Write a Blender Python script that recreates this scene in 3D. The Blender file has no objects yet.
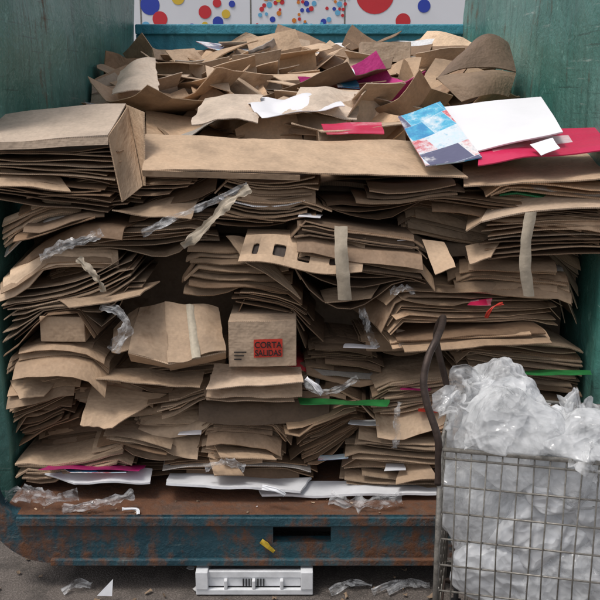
import bpy, math, random, bmesh
import numpy as np
from mathutils import Vector, noise, Matrix, Euler
random.seed(47); rng=np.random.default_rng(47)
S=bpy.context.scene
PITCH=math.radians(13.5); CAM=(0,-3.6,2.04)
def W(px,py,Y):
    """survey helper: point of the vertical plane y=Y"""
    dx=(px-300)/900; dy=(300-py)/900
    d=(dx, math.cos(PITCH)+dy*math.sin(PITCH), -math.sin(PITCH)+dy*math.cos(PITCH))
    t=(Y-CAM[1])/d[1]
    return np.array((CAM[0]+d[0]*t, Y, CAM[2]+d[2]*t))
def U(a,b): return random.uniform(a,b)
# ------------------------------------------------------------ materials
def mat(name):
    m=bpy.data.materials.new(name); m.use_nodes=True
    nt=m.node_tree; b=nt.nodes['Principled BSDF']; return m,nt,b
def L(nt,a,b): nt.links.new(a,b)
def mth(nt,op,a,b=None,c=None,clamp=False):
    n=nt.nodes.new('ShaderNodeMath'); n.operation=op; n.use_clamp=clamp
    for i,v in enumerate((a,b,c)):
        if v is None: continue
        if isinstance(v,(int,float)): n.inputs[i].default_value=v
        else: nt.links.new(v,n.inputs[i])
    return n.outputs[0]
def mixc(nt,f,a,b,mode='MIX'):
    n=nt.nodes.new('ShaderNodeMix'); n.data_type='RGBA'; n.blend_type=mode
    for i,v in ((0,f),(6,a),(7,b)):
        if isinstance(v,(int,float)): n.inputs[i].default_value=v
        elif isinstance(v,tuple): n.inputs[i].default_value=(*v,1) if len(v)==3 else v
        else: nt.links.new(v,n.inputs[i])
    return n.outputs[2]
def noi(nt,vec,scale,detail=4,rough=.55,dist=0):
    n=nt.nodes.new('ShaderNodeTexNoise'); n.inputs['Scale'].default_value=scale
    n.inputs['Detail'].default_value=detail; n.inputs['Roughness'].default_value=rough
    n.inputs['Distortion'].default_value=dist
    if vec is not None: nt.links.new(vec,n.inputs['Vector'])
    return n.outputs['Fac']
def ramp(nt,f,p0,p1):
    n=nt.nodes.new('ShaderNodeMapRange'); n.inputs[1].default_value=p0; n.inputs[2].default_value=p1
    n.clamp=True; nt.links.new(f,n.inputs[0]); return n.outputs[0]
def objc(nt): return nt.nodes.new('ShaderNodeTexCoord').outputs['Object']
def bump(nt,b,h,st,dist=.01):
    n=nt.nodes.new('ShaderNodeBump'); n.inputs['Strength'].default_value=st; n.inputs['Distance'].default_value=dist
    nt.links.new(h,n.inputs['Height']); nt.links.new(n.outputs[0],b.inputs['Normal'])

def m_cardboard():
    m,nt,b=mat('cardboard')
    at=nt.nodes.new('ShaderNodeAttribute'); at.attribute_name='tint'
    uv=nt.nodes.new('ShaderNodeTexCoord').outputs['UV']
    c=at.outputs['Color']
    n1=noi(nt,uv,5,4,.65); n3=noi(nt,uv,70,1)
    f=mth(nt,'MULTIPLY_ADD',n1,1.3,.35)
    f=mth(nt,'MULTIPLY',f,mth(nt,'MULTIPLY_ADD',n3,.3,.85))
    sx=nt.nodes.new('ShaderNodeSeparateXYZ'); L(nt,uv,sx.inputs[0])
    fl=mth(nt,'MULTIPLY_ADD',mth(nt,'SINE',mth(nt,'MULTIPLY',sx.outputs[0],820)),.2,.88)
    isE=mth(nt,'LESS_THAN',at.outputs['Alpha'],-.5)
    ef=mth(nt,'ADD',mth(nt,'MULTIPLY',isE,fl),mth(nt,'SUBTRACT',1,isE))
    f=mth(nt,'MULTIPLY',f,ef)
    comb=nt.nodes.new('ShaderNodeCombineColor')
    for i in range(3): L(nt,f,comb.inputs[i])
    col=mixc(nt,1.0,c,comb.outputs[0],'MULTIPLY')
    st=ramp(nt,n1,.56,.70)
    col=mixc(nt,mth(nt,'MULTIPLY',st,mth(nt,'MULTIPLY',at.outputs['Alpha'],.9,clamp=True)),col,mixc(nt,1.0,col,(.36,.30,.25),'MULTIPLY'))
    L(nt,col,b.inputs['Base Color']); b.inputs['Roughness'].default_value=.7
    b.inputs['Specular IOR Level'].default_value=.4
    fw=mth(nt,'SINE',mth(nt,'MULTIPLY',sx.outputs[1],900))
    h=mth(nt,'ADD',n1,mth(nt,'MULTIPLY',fw,.0035))
    bump(nt,b,h,.7,.03)
    return m
def m_paint(name,col,rust=.5,sheen=.45,scale=3,light=(.2,.36,.32),scuff=0):
    m,nt,b=mat(name); ob=objc(nt)
    n1=noi(nt,ob,scale,6,.65,.3); n2=noi(nt,ob,scale*6,5,.7)
    c=mixc(nt,ramp(nt,noi(nt,ob,1.3,4),.35,.7),col,light)
    mp=nt.nodes.new('ShaderNodeMapping'); mp.inputs['Scale'].default_value=(6,6,.5); L(nt,ob,mp.inputs[0])
    stv=noi(nt,mp.outputs[0],3,5,.6)
    c=mixc(nt,mth(nt,'MULTIPLY',ramp(nt,stv,.5,.75),.6),c,tuple(x*.35 for x in col))
    c=mixc(nt,mth(nt,'MULTIPLY',ramp(nt,noi(nt,ob,15,6,.8),.58,.68),.6),c,tuple(min(1,x*1.5+.05) for x in light))
    if scuff:
        m2=nt.nodes.new('ShaderNodeMapping'); m2.inputs['Scale'].default_value=(1,.7,14); m2.inputs['Rotation'].default_value=(.25,0,0); L(nt,ob,m2.inputs[0])
        sc=ramp(nt,noi(nt,m2.outputs[0],4,4,.7,.4),.62,.68)
        c=mixc(nt,mth(nt,'MULTIPLY',mth(nt,'MULTIPLY',sc,ramp(nt,n1,.42,.6)),scuff),c,(.45,.52,.48))
        m3=nt.nodes.new('ShaderNodeMapping'); m3.inputs['Scale'].default_value=(1,.5,30); m3.inputs['Rotation'].default_value=(-.5,0,0); L(nt,ob,m3.inputs[0])
        c=mixc(nt,mth(nt,'MULTIPLY',ramp(nt,noi(nt,m3.outputs[0],3,2,.6),.66,.69),scuff*.8),c,(.02,.05,.045))
    r=mth(nt,'ADD',mth(nt,'MULTIPLY',n1,.45),mth(nt,'ADD',mth(nt,'MULTIPLY',n2,.3),mth(nt,'MULTIPLY',stv,.25)))
    rf=ramp(nt,r,1-rust-.05,1-rust+.06)
    rc=mixc(nt,n2,(.045,.022,.014),(.20,.085,.04))
    c=mixc(nt,rf,c,rc); L(nt,c,b.inputs['Base Color'])
    L(nt,mth(nt,'MULTIPLY_ADD',rf,.4,sheen),b.inputs['Roughness'])
    bump(nt,b,mth(nt,'ADD',n2,mth(nt,'MULTIPLY',n1,3)),.4,.02)
    return m
def m_plain(name,col,rough=.6,ns=12,var=.35,bs=.2,metal=0):
    m,nt,b=mat(name); ob=objc(nt); n=noi(nt,ob,ns,4,.65)
    c=mixc(nt,ramp(nt,n,.3,.75),col,tuple(x*(1-var) for x in col))
    L(nt,c,b.inputs['Base Color']); b.inputs['Roughness'].default_value=rough; b.inputs['Metallic'].default_value=metal
    bump(nt,b,n,bs,.01); return m
def m_bag(name,col=(.9,.91,.93),alpha=None,bs=.5,scale=10,rough=.2,tl_=.35):
    m,nt,b=mat(name); ob=objc(nt)
    n=noi(nt,ob,scale,3,.55,1.6)
    nn=nt.nodes.new('ShaderNodeTexNoise'); nn.inputs['Scale'].default_value=scale*.7; nn.inputs['Detail'].default_value=2; L(nt,ob,nn.inputs['Vector'])
    wv=nt.nodes.new('ShaderNodeVectorMath'); wv.operation='MULTIPLY_ADD'; L(nt,nn.outputs['Color'],wv.inputs[0]); wv.inputs[1].default_value=(.12,.12,.12); L(nt,ob,wv.inputs[2])
    def vor(sc):
        v=nt.nodes.new('ShaderNodeTexVoronoi'); v.feature='F1'; v.distance='MINKOWSKI' if False else 'EUCLIDEAN'; v.inputs['Scale'].default_value=sc; L(nt,wv.outputs[0],v.inputs['Vector']); return v.outputs['Distance']
    h=mth(nt,'ADD',vor(scale*1.6),mth(nt,'MULTIPLY',vor(scale*4.5),.45))
    c=mixc(nt,ramp(nt,n,.35,.65),col,tuple(x*.88 for x in col)); L(nt,c,b.inputs['Base Color'])
    b.inputs['Roughness'].default_value=rough; b.inputs['Specular IOR Level'].default_value=.8
    bump(nt,b,h,bs,.03)
    tl=nt.nodes.new('ShaderNodeBsdfTranslucent'); tl.inputs[0].default_value=(.95,.96,.97,1)
    m1=nt.nodes.new('ShaderNodeMixShader'); m1.inputs[0].default_value=tl_
    L(nt,b.outputs[0],m1.inputs[1]); L(nt,tl.outputs[0],m1.inputs[2]); out=m1.outputs[0]
    if alpha:
        tr=nt.nodes.new('ShaderNodeBsdfTransparent'); m2=nt.nodes.new('ShaderNodeMixShader')
        fr=nt.nodes.new('ShaderNodeMapRange'); L(nt,n,fr.inputs[0]); fr.inputs[1].default_value=.35; fr.inputs[2].default_value=.62; fr.inputs[3].default_value=alpha[0]; fr.inputs[4].default_value=alpha[1]
        L(nt,fr.outputs[0],m2.inputs[0]); L(nt,tr.outputs[0],m2.inputs[1]); L(nt,out,m2.inputs[2]); out=m2.outputs[0]
    L(nt,out,nt.nodes['Material Output'].inputs['Surface']); return m
def m_print(name,cols,scale=16,bw=.6,bh=.3,nz=.25):
    m,nt,b=mat(name); uv=nt.nodes.new('ShaderNodeTexCoord').outputs['UV']
    br=nt.nodes.new('ShaderNodeTexBrick'); br.inputs['Scale'].default_value=scale; br.inputs['Color1'].default_value=(0,0,0,1); br.inputs['Color2'].default_value=(1,1,1,1); br.inputs['Mortar'].default_value=(.4,.4,.4,1); br.inputs['Mortar Size'].default_value=.004
    br.inputs['Brick Width'].default_value=bw; br.inputs['Row Height'].default_value=bh; br.squash=.6; br.squash_frequency=3
    mp=nt.nodes.new('ShaderNodeMapping'); mp.inputs['Rotation'].default_value=(0,0,.2); L(nt,uv,mp.inputs[0]); L(nt,mp.outputs[0],br.inputs['Vector'])
    v=mth(nt,'ADD',br.outputs['Color'],mth(nt,'MULTIPLY_ADD',noi(nt,uv,scale*1.5,6,.75),nz,-nz/2))
    r=nt.nodes.new('ShaderNodeValToRGB'); e=r.color_ramp.elements; k=len(cols)
    for i,c in enumerate(cols):
        ps=(i+.0)/k
        if i<2: e[i].position=ps; e[i].color=(*c,1)
        else:
            q=e.new(ps); q.color=(*c,1)
    L(nt,v,r.inputs[0])
    L(nt,r.outputs[0],b.inputs['Base Color']); b.inputs['Roughness'].default_value=.3; bump(nt,b,noi(nt,uv,7,3),.4,.03); return m
M_CB=m_cardboard()
M_GREEN=m_paint('green_container_paint',(.05,.185,.155),.39,.38,1.8,(.14,.31,.27),.6)
M_BLUE=m_paint('blue_green_rusty_paint',(.016,.055,.075),.485,.5,3.2,(.03,.095,.12),.3)
M_REAR=m_paint('teal_rail_paint',(.03,.22,.32),.34,.5,3.2,(.06,.32,.42))
M_RUST=m_paint('rusty_floor_steel',(.09,.055,.04),.56,.6,5,(.15,.095,.065))
M_CART=m_plain('dull_zinc_wire',(.30,.28,.25),.45,60,.6,.2,.4)
M_TUBE=m_plain('rusty_tube',(.085,.06,.05),.5,30,.6,.3,.5)
M_BAGI=m_bag('white_plastic_bag',(.92,.93,.95),None,.55,7,.2,.35)
M_BAG=m_bag('clear_plastic_bag',(.95,.96,.97),(.22,.72),.6,8,.12,.35)
M_FILM=m_bag('plastic_film',(.93,.94,.96),(.04,.55),.4,14,.1,.3)
M_WHITE=m_plain('white_board',(.82,.81,.84),.45,5,.08,.1)
M_FOAM=m_plain('white_foam',(.8,.81,.84),.6,9,.2,.25)
M_CRATE=m_plain('white_crate_plastic',(.80,.81,.83),.4,14,.3,.1)
M_MAG=m_plain('magenta_print',(.50,.02,.17),.4,20,.4,.1)
M_RED=m_plain('red_print',(.62,.05,.03),.45,60,.3,.1)
M_GRN=m_plain('green_plastic_sheet',(.03,.24,.06),.4,20,.5,.1)
M_BLACK=m_plain('black_ink',(.02,.015,.015),.6)
M_YEL=m_plain('yellow_leaf',(.62,.42,.03),.6,60,.4,.3)
M_DARKP=m_plain('dark_plastic',(.02,.02,.022),.6)
M_PRINT=m_print('printed_sheet',[(.05,.25,.5),(.10,.45,.65),(.7,.74,.78),(.55,.72,.82),(.75,.75,.78),(.6,.08,.10),(.78,.76,.76),(.12,.12,.2)],5,.9,.6,.9)
M_PRINT2=m_print('printed_red_sheet',[(.55,.02,.08),(.60,.03,.10),(.58,.02,.09),(.62,.04,.10),(.75,.70,.72),(.6,.03,.09),(.55,.02,.08)],5,1.4,.5,.25)
M_TAPE=m_plain('paper_tape',(.50,.42,.32),.55,25,.3,.3)
# ------------------------------------------------------------ slab accumulator
class Acc:
    def __init__(s): s.v=[]; s.f=[]; s.c=[]; s.uv=[]; s.sm=[]; s.n=0
    def grid(s,P,uvs,col,flip=False,smooth=True):
        m,n=P.shape[:2]; o=s.n
        s.v.append(P.reshape(-1,3)); s.n+=m*n
        U_=uvs.reshape(-1,2)
        for i in range(m-1):
            for j in range(n-1):
                q=[i*n+j,(i+1)*n+j,(i+1)*n+j+1,i*n+j+1]
                if flip: q.reverse()
                s.f.append([o+k for k in q]); s.c.append(col); s.uv.append([U_[k] for k in q]); s.sm.append(smooth)
    def slab(s,P,t,tint,rnd=None,edge=1.15,inner=None):
        P=np.asarray(P,float)
        if rnd is None: rnd=random.random()
        du=np.gradient(P,axis=0); dv=np.gradient(P,axis=1)
        N=np.cross(du,dv); N/= (np.linalg.norm(N,axis=2,keepdims=True)+1e-9)
        A=P+N*t/2; B=P-N*t/2
        m,n=P.shape[:2]
        lu=np.concatenate([[0],np.cumsum(np.linalg.norm(np.diff(P[:,n//2],axis=0),axis=1))])
        lv=np.concatenate([[0],np.cumsum(np.linalg.norm(np.diff(P[m//2],axis=0),axis=1))])
        ox,oy=U(0,50),U(0,50)
        uv=np.stack(np.meshgrid(lu+ox,lv+oy,indexing='ij'),-1)
        c=(*tint,rnd); ce=(tint[0]*edge,tint[1]*edge,tint[2]*edge,-1)
        s.grid(A,uv,c); s.grid(B,uv+3.3,c if inner is None else (*inner,0),True)
        for (a,b,u,fl) in ((A[:,0],B[:,0],uv[:,0],False),(A[:,-1],B[:,-1],uv[:,-1],True),(A[0],B[0],uv[0][:,::-1],True),(A[-1],B[-1],uv[-1][:,::-1],False)):
            s.grid(np.stack([a,b],1),np.stack([u,u+np.array((0,.003))],1),ce,not fl,False)
    def build(s,name,mats,parent=None,mi=None):
        me=bpy.data.meshes.new(name)
        me.from_pydata(np.concatenate(s.v).tolist(),[],s.f)
        uvl=me.uv_layers.new(name='UVMap'); flat=np.array([c for f in s.uv for p in f for c in p],dtype=np.float32)
        uvl.data.foreach_set('uv',flat)
        ca=me.color_attributes.new('tint','FLOAT_COLOR','CORNER')
        arr=np.repeat(np.array(s.c,dtype=np.float32),[len(f) for f in s.f],axis=0)
        ca.data.foreach_set('color',arr.ravel())
        me.polygons.foreach_set('use_smooth',s.sm)
        for m in (mats if isinstance(mats,list) else [mats]): me.materials.append(m)
        me.update(); o=bpy.data.objects.new(name,me); S.collection.objects.link(o)
        if parent: o.parent=parent
        return o
def tint(dark=None,odd=True):
    r=random.random()
    if not odd: r=max(r,.12)
    if r<.06: b=np.array((.52,.47,.42))*U(.7,1.15)
    elif r<.065: b=np.array((.15,.16,.18))*U(.6,1.3)
    elif r<.082: b=np.array((.78,.78,.8))
    elif r<.092: b=np.array(random.choice([(.05,.2,.45),(.5,.04,.05),(.05,.3,.12),(.5,.03,.2)]))
    elif r<.28: b=np.array((.24,.15,.09))
    elif r<.46: b=np.array((.36,.24,.155))
    elif r<.68: b=np.array((.54,.39,.265))
    else: b=np.array((.47,.32,.205))
    k=U(.55,1.12) if dark is None else dark
    return tuple(b*k)
CB=lambda k=1.,g=0.: tuple(np.array((.51,.36,.24))*k*(1-g)+np.array((.48,.44,.40))*k*g)
def wob(P,amp,f=5):
    ph=rng.uniform(0,9,3)
    sh=P.shape
    flat=P.reshape(-1,3); z=np.array([noise.noise(Vector((p*f+ph).tolist())) for p in flat])
    return flat,z.reshape(sh[:2])
def patch(c00,c10,c11,c01,nu=12,nv=8,bulge=(0,0,0),amp=.006,f=5,sag=0,curl=0,rag=0):
    c=[np.array(x,float) for x in (c00,c10,c11,c01)]
    uu=np.linspace(0,1,nu); vv=np.linspace(0,1,nv)
    u=uu[:,None,None]*np.ones((1,nv,1)); v=vv[None,:,None]*np.ones((nu,1,1))
    if rag:
        s1,s2=U(0,99),U(0,99)
        lu=max(np.linalg.norm(c[1]-c[0]),.02); lv=max(np.linalg.norm(c[3]-c[0]),.02)
        for i in range(nu):
            for j in range(nv):
                eu=abs(uu[i]-.5)*2; ev=abs(vv[j]-.5)*2
                u[i,j,0]+=(rag/lu)*eu**3*2.4*noise.noise(Vector((vv[j]*lv*14,s1,uu[i]>.5)))
                v[i,j,0]+=(rag/lv)*ev**3*2.4*noise.noise(Vector((uu[i]*lu*14,s2,vv[j]>.5)))
    P=c[0]*(1-u)*(1-v)+c[1]*u*(1-v)+c[2]*u*v+c[3]*(1-u)*v
    P=P+np.array(bulge)*(4*u*(1-u))*(np.sin(v*math.pi)*.5+.5)
    _,z=wob(P,amp,f); P=P+np.array((0,-.5,1))*(z*amp)[:,:,None]
    P[:,:,2]-=sag*(4*u*(1-u))[:,:,0]
    return P
def obj_slabs(name,items,mats=None,parent=None):
    a=Acc()
    for it in items:
        a.slab(*it[0:3],**(it[3] if len(it)>3 else {}))
    return a.build(name,mats or M_CB,parent)
def empty(name,loc=(0,0,0)):
    o=bpy.data.objects.new(name,None); S.collection.objects.link(o); o.location=loc; return o
def meshobj(name,v,f,m,parent=None,smooth=False,bevel=0):
    me=bpy.data.meshes.new(name); me.from_pydata([tuple(map(float,x)) for x in v],[],f); me.materials.append(m); me.update()
    if smooth: me.polygons.foreach_set('use_smooth',[True]*len(me.polygons))
    o=bpy.data.objects.new(name,me); S.collection.objects.link(o)
    if parent: o.parent=parent
    if bevel:
        b=o.modifiers.new('b','BEVEL'); b.width=bevel; b.segments=2
    return o
def boxm(name,x0,x1,y0,y1,z0,z1,m,parent=None,bevel=.004):
    v=[(x,y,z) for x in(x0,x1) for y in(y0,y1) for z in(z0,z1)]
    f=[(0,1,3,2),(4,6,7,5),(0,4,5,1),(2,3,7,6),(0,2,6,4),(1,5,7,3)]
    return meshobj(name,v,f,m,parent,bevel=bevel)
def tube_data(pts,r,k=8,V=None,F=None):
    V=[] if V is None else V; F=[] if F is None else F
    pts=[Vector(p) for p in pts]; o=len(V); n=len(pts)
    prev=None
    for i,p in enumerate(pts):
        t=(pts[min(i+1,n-1)]-pts[max(i-1,0)]).normalized()
        if prev is None:
            a=Vector((0,0,1)) if abs(t.z)<.9 else Vector((1,0,0)); x=t.cross(a).normalized()
        else: x=(prev-t*prev.dot(t)).normalized()
        prev=x; y=t.cross(x)
        for j in range(k):
            an=2*math.pi*j/k; V.append(tuple(p+x*math.cos(an)*r+y*math.sin(an)*r))
    for i in range(n-1):
        for j in range(k):
            F.append((o+i*k+j,o+i*k+(j+1)%k,o+(i+1)*k+(j+1)%k,o+(i+1)*k+j))
    F.append(tuple(o+j for j in range(k))[::-1]); F.append(tuple(o+(n-1)*k+j for j in range(k)))
    return V,F
# ============================================================ container
cont=empty('roll_off_container')
XW=1.235; YB=3.45; FZ=.34
def wallpanel(name,x,sgn):
    ny,nz=60,30; V=[];F=[]
    for k,off in ((0,0),(1,.05*sgn)):
        for i in range(ny+1):
            for j in range(nz+1):
                y=-.04+i/ny*(YB+.04); z=.2+j/nz*2.6
                d=noise.noise(Vector((y*1.3,z*1.3,x)))*.03+noise.noise(Vector((y*4,z*4,x+5)))*.010
                V.append((x+off+d*(1-k),y,z))
    n1=(ny+1)*(nz+1)
    for k in (0,1):
        for i in range(ny):
            for j in range(nz):
                F.append([k*n1+i*(nz+1)+j,k*n1+(i+1)*(nz+1)+j,k*n1+(i+1)*(nz+1)+j+1,k*n1+i*(nz+1)+j+1])
    for j in range(nz): F.append([j,j+1,n1+j+1,n1+j])
    for i in range(ny):
        a=i*(nz+1)+nz; F.append([a,a+nz+1,n1+a+nz+1,n1+a])
    return meshobj(name,V,F,M_GREEN,cont,smooth=True)
wallpanel('side_wall_a',-XW,-1); wallpanel('side_wall_b',XW,1)
for sx in(-1,1):
    boxm('top_rail',sx*XW-.06,sx*XW+.07,-.05,YB,2.8,2.9,M_GREEN,cont)
    for y in (.5,1.2,1.9,2.6,3.3): boxm('outer_rib',*(sorted((sx*(XW+.055),sx*(XW+.12)))),y-.04,y+.04,.2,2.8,M_GREEN,cont)
boxm('rear_wall',-XW,XW,YB,YB+.05,.2,2.40,M_REAR,cont)
boxm('rear_top_rail',-XW,XW,YB-.03,YB+.08,2.40,2.475,M_REAR,cont,.01)
boxm('floor_plate',-XW+.02,XW-.02,-.248,YB,FZ-.03,FZ,M_RUST,cont,.003)
def uframe():
    R=.26; xo=XW+.045; zb=.122
    def side(xo,zb,R,top):
        pts=[(-xo,top)]
        for i in range(11):
            a=math.pi+ i/10*math.pi/2; pts.append((-xo+R+R*math.cos(a),zb+R+R*math.sin(a)))
        return pts+[(-x,z) for x,z in pts[::-1]]
    out=side(xo,zb,R,.60); inn=side(xo-.05,FZ-.002,.10,.60)
    V=[];F=[]
    for y in(-.25,-.19):
        for (x,z) in out: V.append((x,y,z))
        for (x,z) in inn: V.append((x,y,z))
    n=len(out)
    for i in range(n-1):
        if i==n//2-1: continue
        F.append((i,i+1,n+i+1,n+i)); F.append((2*n+i,3*n+i,3*n+i+1,2*n+i+1))
    for i in range(n-1):
        F.append((i,2*n+i,2*n+i+1,i+1)); F.append((n+i,n+i+1,3*n+i+1,3*n+i))
    h=n//2-1
    x0,z0=out[h];x1,_=out[h+1]; xi0,zi=inn[h]; xi1,_=inn[h+1]
    sx0=W(273,535,-.25)[0]; sx1=W(331,535,-.25)[0]; sz1=W(300,527,-.25)[2]; sz0=W(300,543,-.25)[2]
    for y,fl in((-.25,0),(-.19,1)):
        o=len(V)
        V+= [(x0,y,zb),(x1,y,zb),(xi1,y,zi),(xi0,y,zi),(sx0,y,sz0),(sx1,y,sz0),(sx1,y,sz1),(sx0,y,sz1)]
        F+=[(o,o+1,o+5,o+4),(o+1,o+2,o+6,o+5),(o+2,o+3,o+7,o+6),(o+3,o,o+4,o+7)]
    a=len(V)-16+4; b=len(V)-8+4
    for i in range(4): F.append((a+i,b+i,b+(i+1)%4,a+(i+1)%4))
    return meshobj('front_sill_frame',V,F,M_BLUE,cont)
uframe()
boxm('sill_lip',-1.15,XW-.05,-.268,-.252,FZ-.045,FZ-.006,M_BLUE,cont,.004)
boxm('sill_lower_flange',-1.02,XW-.1,-.275,-.252,.122,.15,M_BLUE,cont,.004)
boxm('inner_beam',-1.1,1.1,-.02,.0,.14,.31,M_DARKP,cont)
for x in(-.8,.0,.8): boxm('skid_rail',x-.06,x+.06,.05,YB,.06,.3,M_DARKP,cont)
boxm('underbody',-1.2,1.2,.1,YB,.131,.302,M_DARKP,cont)
for x in (-.95,.95):
    V,F=tube_data([(x-.08,.22,.09),(x+.08,.22,.09)],.09,20); meshobj('roller',V,F,M_DARKP,cont)
# ============================================================ cardboard front stack simulation
BX0,BX1=-1.212,1.212; DB=.005; NB=int((BX1-BX0)/DB); XB=BX0+DB*np.arange(NB)
H=np.full(NB,FZ+.03)
def hull(h):
    st=[]
    for i in range(len(h)):
        while len(st)>=2:
            a,b=st[-2],st[-1]
            if (h[b]-h[a])*(i-a)<=(h[i]-h[a])*(b-a): st.pop()
            else: break
        st.append(i)
    return np.interp(np.arange(len(h)),st,h[st])
def smooth(h,k):
    k=max(3,k|1); p=np.pad(h,k//2,mode='edge'); return np.convolve(p,np.ones(k)/k,'valid')
acc=Acc()
def ix(px,py=300): return int(np.clip((W(px,py,0)[0]-BX0)/DB,0,NB-1))
boxes=[dict(n='red_label_box',x=(231,297),y=(320,364)),dict(n='tape_box',x=(122,226),y=(303,366)),dict(n='small_box',x=(46,90),y=(317,341))]
for b in boxes:
    b['i']=(ix(b['x'][0],340),ix(b['x'][1],340)); b['z0']=W(0,b['y'][1],-.06)[2]; b['z1']=W(0,b['y'][0],-.06)[2]; b['done']=False
def place_box(b):
    a,c=b['i']; b['done']=True; z0=max(H[a:c].max(),b['z0']-.02); h=b['z1']-b['z0']; b['zz']=(z0,z0+h); H[a:c]=z0+h+.004
def put_sheet(i0,i1,t,yf,depth,yaw,th,prot,tn,stiff,crump,lift=0):
    Hs=H[i0:i1]; sp=smooth(Hs,41)
    z=np.maximum(Hs, sp*(1-stiff)+hull(Hs)*stiff)
    z=np.maximum(smooth(z,15),Hs-.002)
    x=XB[i0:i1]; xc=(x[0]+x[-1])/2; w=x[-1]-x[0]
    z=z+abs(lift)*np.abs((x-xc)/w*2)**3
    for b in boxes:
        if b['done']: continue
        a,c=max(b['i'][0],i0),min(b['i'][1],i1)
        if c-a>4 and z[a-i0:c-i0].max()>b['z0']-.004:
            if H[b['i'][0]:b['i'][1]].max()>b['z0']-.03: place_box(b)
            return False
    H[i0:i1]=np.maximum(H[i0:i1],z+t+.0006)
    nx=max(6,int(w/.05)); ny=8
    us=np.linspace(0,1,nx)
    s=np.concatenate([[depth],np.linspace(prot+.04,0,ny-1)])
    P=np.zeros((nx,ny,3)); ph=U(0,99); fz=U(1.5,5)
    thl=th*U(.4,1.6)
    cut=U(.2,.8) if random.random()<.5 else 2
    for i,u in enumerate(us):
        lx=(u-.5)*w; zz=np.interp(xc+lx,x,z)+t/2
        ang=(th if u<cut else thl)+.2*noise.noise(Vector((u*3,ph,1)))
        fo=yf+ .008*noise.noise(Vector((lx*7,ph,0)))+ (0 if u<cut else .014)
        y=yf+prot; zc=zz; last=prot
        for j,sj in enumerate(s):
            if sj>=prot: py_=fo+sj; pz=zz
            else:
                ds=last-sj; a=ang*min(1,((prot-sj)/max(prot,.001))*1.6)
                y-=ds*math.cos(a); zc-=ds*math.sin(a); last=sj
                py_=y+(fo-yf); pz=zc
            P[i,j]=(xc+lx, py_, pz+crump*noise.noise(Vector((lx*fz,sj*fz,ph))))
    ca,sa=math.cos(yaw),math.sin(yaw)
    dx=P[:,:,0]-xc; dy=P[:,:,1]-yf
    P[:,:,0]=np.clip(xc+dx*ca-dy*sa,-1.222,1.222); P[:,:,1]=yf+dx*sa+dy*ca
    acc.slab(P,t,tn,edge=U(.9,1.45))
    return True
def bundle():
    best=None
    for _ in range(6):
        w=random.choice([U(.22,.4),U(.3,.55),U(.4,.8),U(.5,1.0)])
        c=U(BX0,BX1); i0=int((c-w/2-BX0)/DB); i1=int((c+w/2-BX0)/DB)
        if i0<0: i1-=i0; i0=0
        if i1>NB: i0-=i1-NB; i1=NB; i0=max(0,i0)
        sc=H[i0:i1].mean()+ .4*H[i0:i1].std()+U(0,.03)
        if best is None or sc<best[0]: best=(sc,i0,i1)
    _,i0,i1=best
    n=random.choice([2,3,4,6,8,10,14,18])
    yb=random.gauss(0.0,.05); yaw=random.gauss(0,.10); th=U(0,.3) if random.random()<.72 else U(.3,1.0)
    if random.random()<.18: yb+=U(.08,.18)
    base=tint(odd=False); stiff=U(.1,.8); dp=U(.4,.55); lift=U(0,.02) if random.random()<.5 else 0
    if H[i0:i1].mean()>1.5: yb=max(yb,-.02)
    t=random.choice([.003,.004,.0045,.0055,.007]); jit=random.choice([.006,.014,.024])
    for k in range(n):
        if H[i0:i1].max()>1.685: break
        j0=int(np.clip(i0+random.gauss(0,6),0,NB-40)); j1=int(np.clip(i1+random.gauss(0,6),j0+30,NB))
        tn=tuple(np.array(base)*U(.6,1.22)) if random.random()<.75 else tint()
        prot=U(.03,.08); yf=yb+random.gauss(0,jit); tk=th
        if random.random()<.06: yf-=U(.02,.10); prot=U(.08,.16); tk=U(.3,1.4)
        if not put_sheet(j0,j1,t,yf,dp,yaw+random.gauss(0,.03),tk*U(.8,1.2),prot,tn,stiff,U(.002,.013),lift): break
        if random.random()<.6: H[j0:j1]+=U(.001,.007)
    if random.random()<.5 and not any((not b['done']) and b['i'][0]<i1 and b['i'][1]>i0 for b in boxes):
        kk=i1-i0; rampv=np.linspace(0,U(.01,.06),kk)
        H[i0:i1]+= rampv if random.random()<.5 else rampv[::-1]
it=0
while (H.mean()<1.65) and it<420:
    it+=1; bundle()
for b in boxes:
    if not b['done']: b['zz']=(b['z0'],b['z1']); b['done']=True
print('bundles',it,'slabs verts',acc.n,H.min(),H.mean(),H.max(),[b.get('zz') for b in boxes],[ (b['z0'],b['z1']) for b in boxes])
def heapz(x,y): return 1.575+ .213*y+ .08*noise.noise(Vector((x*1.6,y*1.6,3)))-.10*(abs(x)/1.2)**3*min(1,y)
P=np.array([[(x,y,heapz(x,y)-.06) for y in np.linspace(.3,YB-.02,30)] for x in np.linspace(-1.2,1.2,30)])
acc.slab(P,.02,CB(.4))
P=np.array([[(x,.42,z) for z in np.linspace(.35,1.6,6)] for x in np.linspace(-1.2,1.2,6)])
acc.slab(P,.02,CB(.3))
acc.build('stacked_flattened_cardboard',M_CB)
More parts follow.
